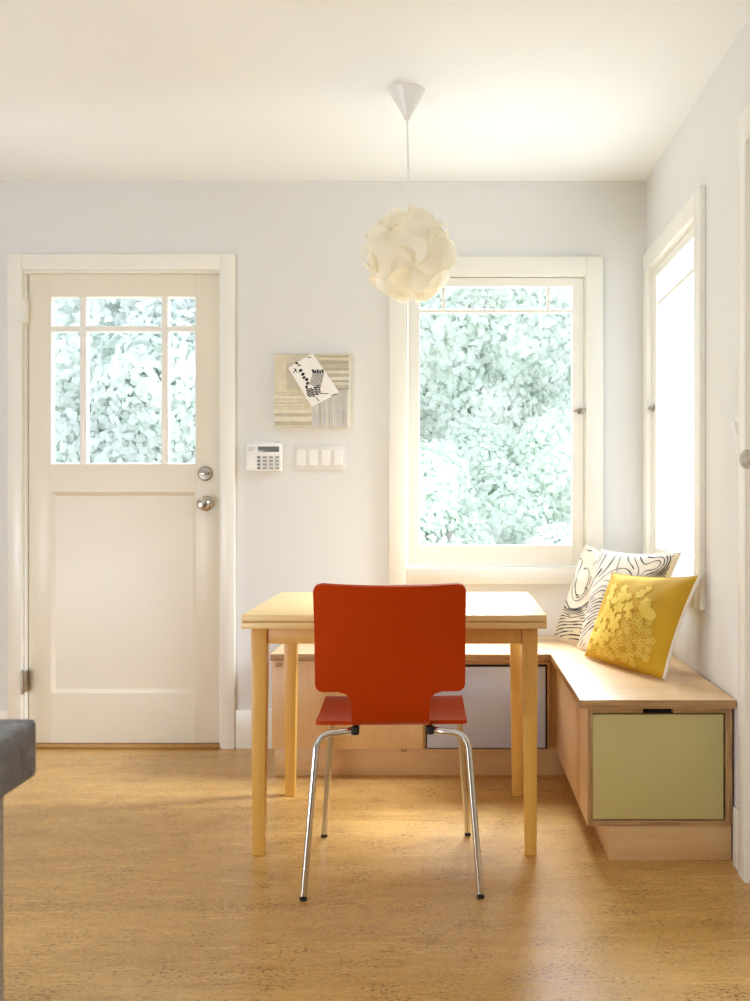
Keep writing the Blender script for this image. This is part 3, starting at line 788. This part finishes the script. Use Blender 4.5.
for k in range(10):
    d = rc_ * (1 - math.cos(PI / 2 * k / 9)); rows.append((d, HW - rc_ + math.sqrt(max(0, rc_ ** 2 - (rc_ - d) ** 2))))
s = rc_
while s < sw_ - .012: rows.append((s, HW)); s += .012
r1 = .014
for k in range(9):
    d = r1 * math.cos(PI / 2 * k / 8)   # distance to the wing end
    rows.append((sw_ - d, HW - r1 + math.sqrt(max(0, r1 ** 2 - (r1 - d) ** 2))))
r2 = .010
for k in range(7):
    d = r2 * (1 - math.cos(PI / 2 * k / 6)); rows.append((sw_ + 1e-4 + d, NK + r2 - math.sqrt(max(0, r2 ** 2 - (r2 - d) ** 2))))
r3 = .036; s = sw_ + r2 + .006
while s < sb_ - r3 - .004: rows.append((s, NK)); s += .006
for k in range(10):
    d = r3 * math.cos(PI / 2 * k / 9); rows.append((sb_ - d, NK + r3 - math.sqrt(max(0, r3 ** 2 - (r3 - d) ** 2))))
r4 = .022
for k in range(9):
    d = r4 * (1 - math.cos(PI / 2 * k / 8)); rows.append((sb_ + 1e-4 + d, HB - r4 + math.sqrt(max(0, r4 ** 2 - (r4 - d) ** 2))))
s = sb_ + r4 + .012; r5 = .026
while s < Ltot - r5 - .006: rows.append((s, HB)); s += .012
for k in range(10):
    d = r5 * math.cos(PI / 2 * k / 9); rows.append((Ltot - d, HB - r5 + math.sqrt(max(0, r5 ** 2 - (r5 - d) ** 2))))
def shell(bm, t, mats=None):
    """t: offset along the shell normal"""
    g_ = []; NC = 24
    for (s, w) in rows:
        y, z = at_arc(s); ya, za = at_arc(s - .006); yb_, zb_ = at_arc(s + .006)
        ty, tz = yb_ - ya, zb_ - za; l = math.hypot(ty, tz) or 1; ny, nz = tz / l, -ty / l    # towards sitter / up
        row = []
        for c in range(NC + 1):
            u = -1 + 2 * c / NC; x = u * w
            back = max(0.0, min(1.0, (s - sb_) / .15)); curve = .022 * back * (x / HB) ** 2   # backrest wraps gently forward at its sides
            dip = -.006 * (1 - (x / HW) ** 2) * max(0, 1 - abs(s - sw_ * .55) / (sw_ * .5))
            row.append(bm.verts.new((CX - .004 + x, y + ny * (t + curve + dip), z + nz * (t + curve + dip))))
        g_.append(row)
    return g_
bm = NB(); A = shell(bm, .0055); B = shell(bm, -.0055); NC = 24
for j in range(len(rows) - 1):
    for i in range(NC):
        bm.faces.new([A[j][i], A[j][i + 1], A[j + 1][i + 1], A[j + 1][i]]); bm.faces.new([B[j][i], B[j + 1][i], B[j + 1][i + 1], B[j][i + 1]])
    for i in (0, NC): bm.faces.new([A[j][i], B[j][i], B[j + 1][i], A[j + 1][i]])
for j in (0, len(rows) - 1):
    for i in range(NC): bm.faces.new([A[j][i], A[j][i + 1], B[j][i + 1], B[j][i]])
bmesh.ops.recalc_face_normals(bm, faces=bm.faces)
# seat and backrest are one bent shell in the photo
obj('seat_shell', bm, M['orange'], ch, sharp=40)
tz_ = .430
for sgn in (-1, 1):
    xi = CX + sgn * .104
    bm = NB(); pts = round_poly([(CX + .001 + sgn * .2375, 2.552, .012), (CX + sgn * .206, 2.606, tz_), (xi, 2.640, tz_ + .001), (xi, 2.80, tz_ - .001)], .045, 10)
    tube(bm, pts, .0095, 16); lg = obj('leg', bm, M['chrome'], ch)
    bm = NB(); lathe(bm, [(0, 0), (.0092, 0), (.0102, .002), (.0102, .0075), (0.0, .008)], (CX + .001 + sgn * .2378, 2.5515, 0), (0, 0, 1), 18); obj('foot_cap', bm, M['rubber'], lg)
    bm = NB(); pts = round_poly([(CX + sgn * .228, 3.025, .012), (CX + sgn * .196, 2.968, tz_), (xi, 2.945, tz_), (xi, 2.80, tz_ - .001)], .045, 10)
    tube(bm, pts, .0095, 16); lg = obj('leg', bm, M['chrome'], ch)
    bm = NB(); lathe(bm, [(0, 0), (.0092, 0), (.0102, .002), (.0102, .0075), (0.0, .008)], (CX + sgn * .2283, 3.0255, 0), (0, 0, 1), 18); obj('foot_cap', bm, M['rubber'], lg)
    for py in (2.643, 2.93):
        bm = NB(); box(bm, xi - .011, xi + .011, py - .010, py + .010, tz_ - .0105, tz_ + .0135, .005, 3); obj('mounting_pad', bm, M['rubber'], ch)

ch.rotation_euler = (0, 0, math.radians(1.8))

# ------------------------------------------------------------------ pendant lamp
LXc, LYc = -.1397, 3.18
pl = thing('pendant_lamp', 'round cream pendant lamp of overlapping curved leaves hanging above the table', 'lamp', (LXc, LYc, ZC))
bm = NB(); lathe(bm, [(0, 0), (.0605, 0), (.0615, -.004), (.058, -.011), (.0125, -.086), (.0095, -.096), (.006, -.100), (0, -.100)], (LXc, LYc, ZC), (0, 0, 1), 40)
obj('ceiling_canopy', bm, M['white_plastic'], pl)
GZ = 1.889; GR = .152; GX = LXc + .007
bm = NB(); tube(bm, [(LXc, LYc, ZC - .098), (LXc + .003, LYc, 2.2), (GX, LYc, GZ + .05)], .0032, 10); obj('cord', bm, M['white_plastic'], pl)
bm = NB(); lathe(bm, [(0, .055), (.016, .055), (.019, .03), (.019, -.01), (.0, -.012)], (GX, LYc, GZ), (0, 0, 1), 20)
bmesh.ops.create_uvsphere(bm, u_segments=20, v_segments=12, radius=.03, matrix=Matrix.Translation((GX, LYc, GZ - .035)))
obj('bulb_socket', bm, M['white_plastic'], pl)
phi = (1 + 5 ** .5) / 2
ico = [Vector(v).normalized() for v in [(0, s1, s2 * phi) for s1 in (-1, 1) for s2 in (-1, 1)] + [(s1, s2 * phi, 0) for s1 in (-1, 1) for s2 in (-1, 1)] + [(s2 * phi, 0, s1) for s1 in (-1, 1) for s2 in (-1, 1)]]
rotm = Matrix.Rotation(.45, 3, 'X') @ Matrix.Rotation(.3, 3, 'Y') @ Matrix.Rotation(.7, 3, 'Z')
elen = min((a - b).length for a in ico for b in ico if a is not b)
GC = Vector((GX, LYc, GZ))
for i in range(12):
    for j in range(i + 1, 12):
        if abs((ico[i] - ico[j]).length - elen) < 1e-4:
            c = ((ico[i] + ico[j]) / 2).normalized(); e1 = (ico[j] - ico[i]).normalized(); e2 = c.cross(e1)
            c, e1, e2 = rotm @ c, rotm @ e1, rotm @ e2
            bm = NB(); n = 14; g_ = []
            for b_ in range(n + 1):
                row = []
                for a_ in range(n + 1):
                    s_ = -1 + 2 * a_ / n; t = -1 + 2 * b_ / n
                    # S-shaped leaf: wide waist, hooked tips that curl over the neighbours
                    wid = .36 * (1 - .35 * s_ * s_) + .05
                    x = s_ * .60; y = t * wid + .24 * math.sin(PI * s_ * .95)
                    hook = t * s_
                    d = (c + e1 * x + e2 * y).normalized()
                    edge = (t * math.copysign(1, s_)) if abs(s_) > .0 else 0
                    lift = .10 * math.sin(PI * .5 * t * max(-1, min(1, s_ * 1.6))) + .03 * abs(t) ** 3
                    rr = GR * (.915 + lift - .05 * (abs(s_) ** 3) * (1 if hook < 0 else -.4))
                    row.append(bm.verts.new(GC + d * rr))
                g_.append(row)
            for b_ in range(n):
                for a_ in range(n): bm.faces.new([g_[b_][a_], g_[b_][a_ + 1], g_[b_ + 1][a_ + 1], g_[b_ + 1][a_]])
            bmesh.ops.recalc_face_normals(bm, faces=bm.faces)
            obj('shade_leaf', bm, M['shade'], pl, sharp=80)

# ------------------------------------------------------------------ kitchen counter at the left edge
bm = NB(); box(bm, -1.05, -.3165, -1.2, .731, .8655, .910, .004, 3)
tag(obj('countertop', bm, M['stone'], base=True), 'dark grey stone countertop corner jutting in at the left edge', 'countertop')
cc = thing('counter_cabinet', 'warm grey base cabinet under the dark stone countertop', 'cabinet', (-.68, -.2, 0))
bm = NB(); box(bm, -1.03, -.3325, -1.18, .711, .10, .865, .002); obj('carcass', bm, M['cabinet'], cc)
bm = NB(); box(bm, -1.0, -.39, -1.15, .66, 0, .0995); obj('toe_kick', bm, M['cabinet'], cc)

# ------------------------------------------------------------------ garden outside
bm = NB(); box(bm, -14, 16, YB + TH + .02, 22, -.32, -.20); box(bm, XR + TR_ + .02, 16, -6, YB + TH + .02, -.32, -.20)
struct(obj('garden_ground', bm, M['ground']), 'pale bright ground outside the windows', 'ground')
def foliage(rnd, blobs, n, size, droop=0.0):
    bm = NB(); tot = sum(b[3] * b[4] for b in blobs)
    for (cx_, cy_, cz_, rx, rz_) in blobs:
        for k in range(int(n * rx * rz_ / tot)):
            z = rnd.uniform(-1, 1); t = rnd.uniform(0, 2 * PI); rr = rnd.uniform(.72, 1.04) 
            rr *= 1 + .22 * mnoise.noise(Vector((math.cos(t) * 2.5, math.sin(t) * 2.5, z * 3 + cx_)))
            q_ = math.sqrt(1 - z * z)
            p = Vector((cx_ + math.cos(t) * q_ * rx * rr, cy_ + math.sin(t) * q_ * rx * rr, max(-.19, cz_ + z * rz_ * rr)))
            out = Vector((math.cos(t) * q_, math.sin(t) * q_, z + .25)).normalized()
            nn = (out + Vector((rnd.gauss(0, .32), rnd.gauss(0, .32), rnd.gauss(0, .32)))).normalized()
            d = nn.orthogonal().normalized(); d = (Matrix.Rotation(rnd.uniform(0, 6.28), 3, nn) @ d + Vector((0, 0, -droop))).normalized(); e = nn.cross(d).normalized()
            L_ = size * rnd.uniform(.6, 1.3); w = L_ * .33
            vs = [bm.verts.new(p + d * (L_ * a) + e * (w * b) + nn * (L_ * c)) for a, b, c in ((-.5, 0, 0), (-.1, -1, .06), (.5, 0, -.08), (-.1, 1, .06))]
            bm.faces.new(vs)
    return bm
def tree(name, label, cat_, base, blobs, n, size, mat, droop, trunk, seed):
    r = thing(name, label, cat_, base); rnd = random.Random(seed)
    obj('foliage', foliage(rnd, blobs, n, size, droop), mat, r, sharp=180)
    bm = NB(); b = Vector(base)
    tube(bm, [b, b + Vector((.04, .02, trunk * .5)), b + Vector((-.03, 0, trunk))], [.09, .07, .04], 10)
    for k in range(5):
        t = k * 1.3; s0 = b + Vector((0, 0, trunk * (.45 + .1 * k))); tube(bm, [s0, s0 + Vector((math.cos(t) * .35, math.sin(t) * .35, .35))], [.035, .015], 8)
    obj('trunk', bm, M['bark'], r)
G0 = -.2
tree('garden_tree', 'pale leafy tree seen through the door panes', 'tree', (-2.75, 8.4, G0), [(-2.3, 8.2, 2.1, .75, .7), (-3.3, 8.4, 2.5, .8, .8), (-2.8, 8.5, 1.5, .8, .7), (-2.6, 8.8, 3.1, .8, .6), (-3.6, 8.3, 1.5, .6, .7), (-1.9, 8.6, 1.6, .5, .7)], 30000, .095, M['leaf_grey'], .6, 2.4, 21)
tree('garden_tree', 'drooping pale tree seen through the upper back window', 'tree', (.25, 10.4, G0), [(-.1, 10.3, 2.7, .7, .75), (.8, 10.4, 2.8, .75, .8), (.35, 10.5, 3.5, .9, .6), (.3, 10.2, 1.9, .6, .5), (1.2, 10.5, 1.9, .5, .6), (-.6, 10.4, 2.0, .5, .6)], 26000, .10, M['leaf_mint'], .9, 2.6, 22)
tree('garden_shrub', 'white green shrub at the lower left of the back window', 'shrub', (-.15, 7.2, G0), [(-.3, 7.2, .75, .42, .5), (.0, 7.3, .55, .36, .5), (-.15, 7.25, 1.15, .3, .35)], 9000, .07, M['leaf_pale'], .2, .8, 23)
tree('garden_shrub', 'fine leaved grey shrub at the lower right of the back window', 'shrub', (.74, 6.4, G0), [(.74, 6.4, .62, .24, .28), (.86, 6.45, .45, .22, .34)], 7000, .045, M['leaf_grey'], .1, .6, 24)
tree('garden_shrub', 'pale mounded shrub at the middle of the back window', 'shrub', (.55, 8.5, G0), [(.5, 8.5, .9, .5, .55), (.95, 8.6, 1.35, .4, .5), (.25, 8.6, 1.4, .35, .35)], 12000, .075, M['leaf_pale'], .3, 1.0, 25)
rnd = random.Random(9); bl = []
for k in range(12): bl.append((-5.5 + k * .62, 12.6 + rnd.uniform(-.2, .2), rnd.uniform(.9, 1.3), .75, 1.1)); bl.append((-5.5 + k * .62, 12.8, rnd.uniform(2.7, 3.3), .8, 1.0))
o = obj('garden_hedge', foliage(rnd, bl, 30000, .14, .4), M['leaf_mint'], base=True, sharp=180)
o['kind'] = 'stuff'; tag(o, 'tall hazy grey green hedge filling the background beyond the trees', 'hedge')

# ------------------------------------------------------------------ light
w = bpy.data.worlds.new('sky'); scn.world = w; w.use_nodes = True
bg = w.node_tree.nodes['Background']; bg.inputs['Color'].default_value = (.93, .97, 1.0, 1); bg.inputs['Strength'].default_value = 1.72
def area(name, loc, target, sx, sy, power, color, spread=180):
    d = bpy.data.lights.new(name, 'AREA'); d.shape = 'RECTANGLE'; d.size = sx; d.size_y = sy; d.energy = power; d.color = color; d.spread = math.radians(spread)
    o = bpy.data.objects.new(name, d); COL.objects.link(o); o.location = loc
    o.rotation_euler = (Vector(target) - Vector(loc)).to_track_quat('-Z', 'Y').to_euler(); return o
area('sky_light_back', (.25, 5.9, 3.5), (.1, 3.4, .7), 1.6, 1.4, 155, (.90, .96, 1.0), 110)
area('sky_light_right', (3.0, 3.7, 3.0), (.2, 3.2, .7), 1.6, 1.6, 220, (.93, .97, 1.0), 100)
area('ground_light_back', (.1, 6.3, .02), (.0, 3.0, 2.2), 2.6, .6, 38, (.97, .98, .97))
area('ground_light_right', (3.6, 3.5, .02), (-1.4, 3.0, 2.2), .5, 1.2, 40, (.97, .98, .97))
area('room_fill_light', (-1.4, -1.2, 2.38), (-.9, 1.4, 0.6), 1.8, 1.8, 13, (.93, .97, 1.0))  # added fill lamp behind the camera, not a kitchen fitting
area('ceiling_fill_light', (-3.0, .3, .45), (-.6, 2.2, 2.44), 1.4, .7, 74, (.93, .97, 1.0))  # added fill lamp aimed up at the ceiling; no window stands there

scn.view_settings.view_transform = 'Standard'
scn.view_settings.look = 'None'
scn.view_settings.exposure = 0.0
scn.view_settings.use_white_balance = True
scn.view_settings.white_balance_temperature = 6050
scn.cycles.use_denoising = True
scn.cycles.max_bounces = 14
scn.cycles.diffuse_bounces = 12
scn.cycles.transparent_max_bounces = 16
scn.cycles.caustics_reflective = False
scn.cycles.caustics_refractive = False
scn.cycles.sample_clamp_indirect = 6.0
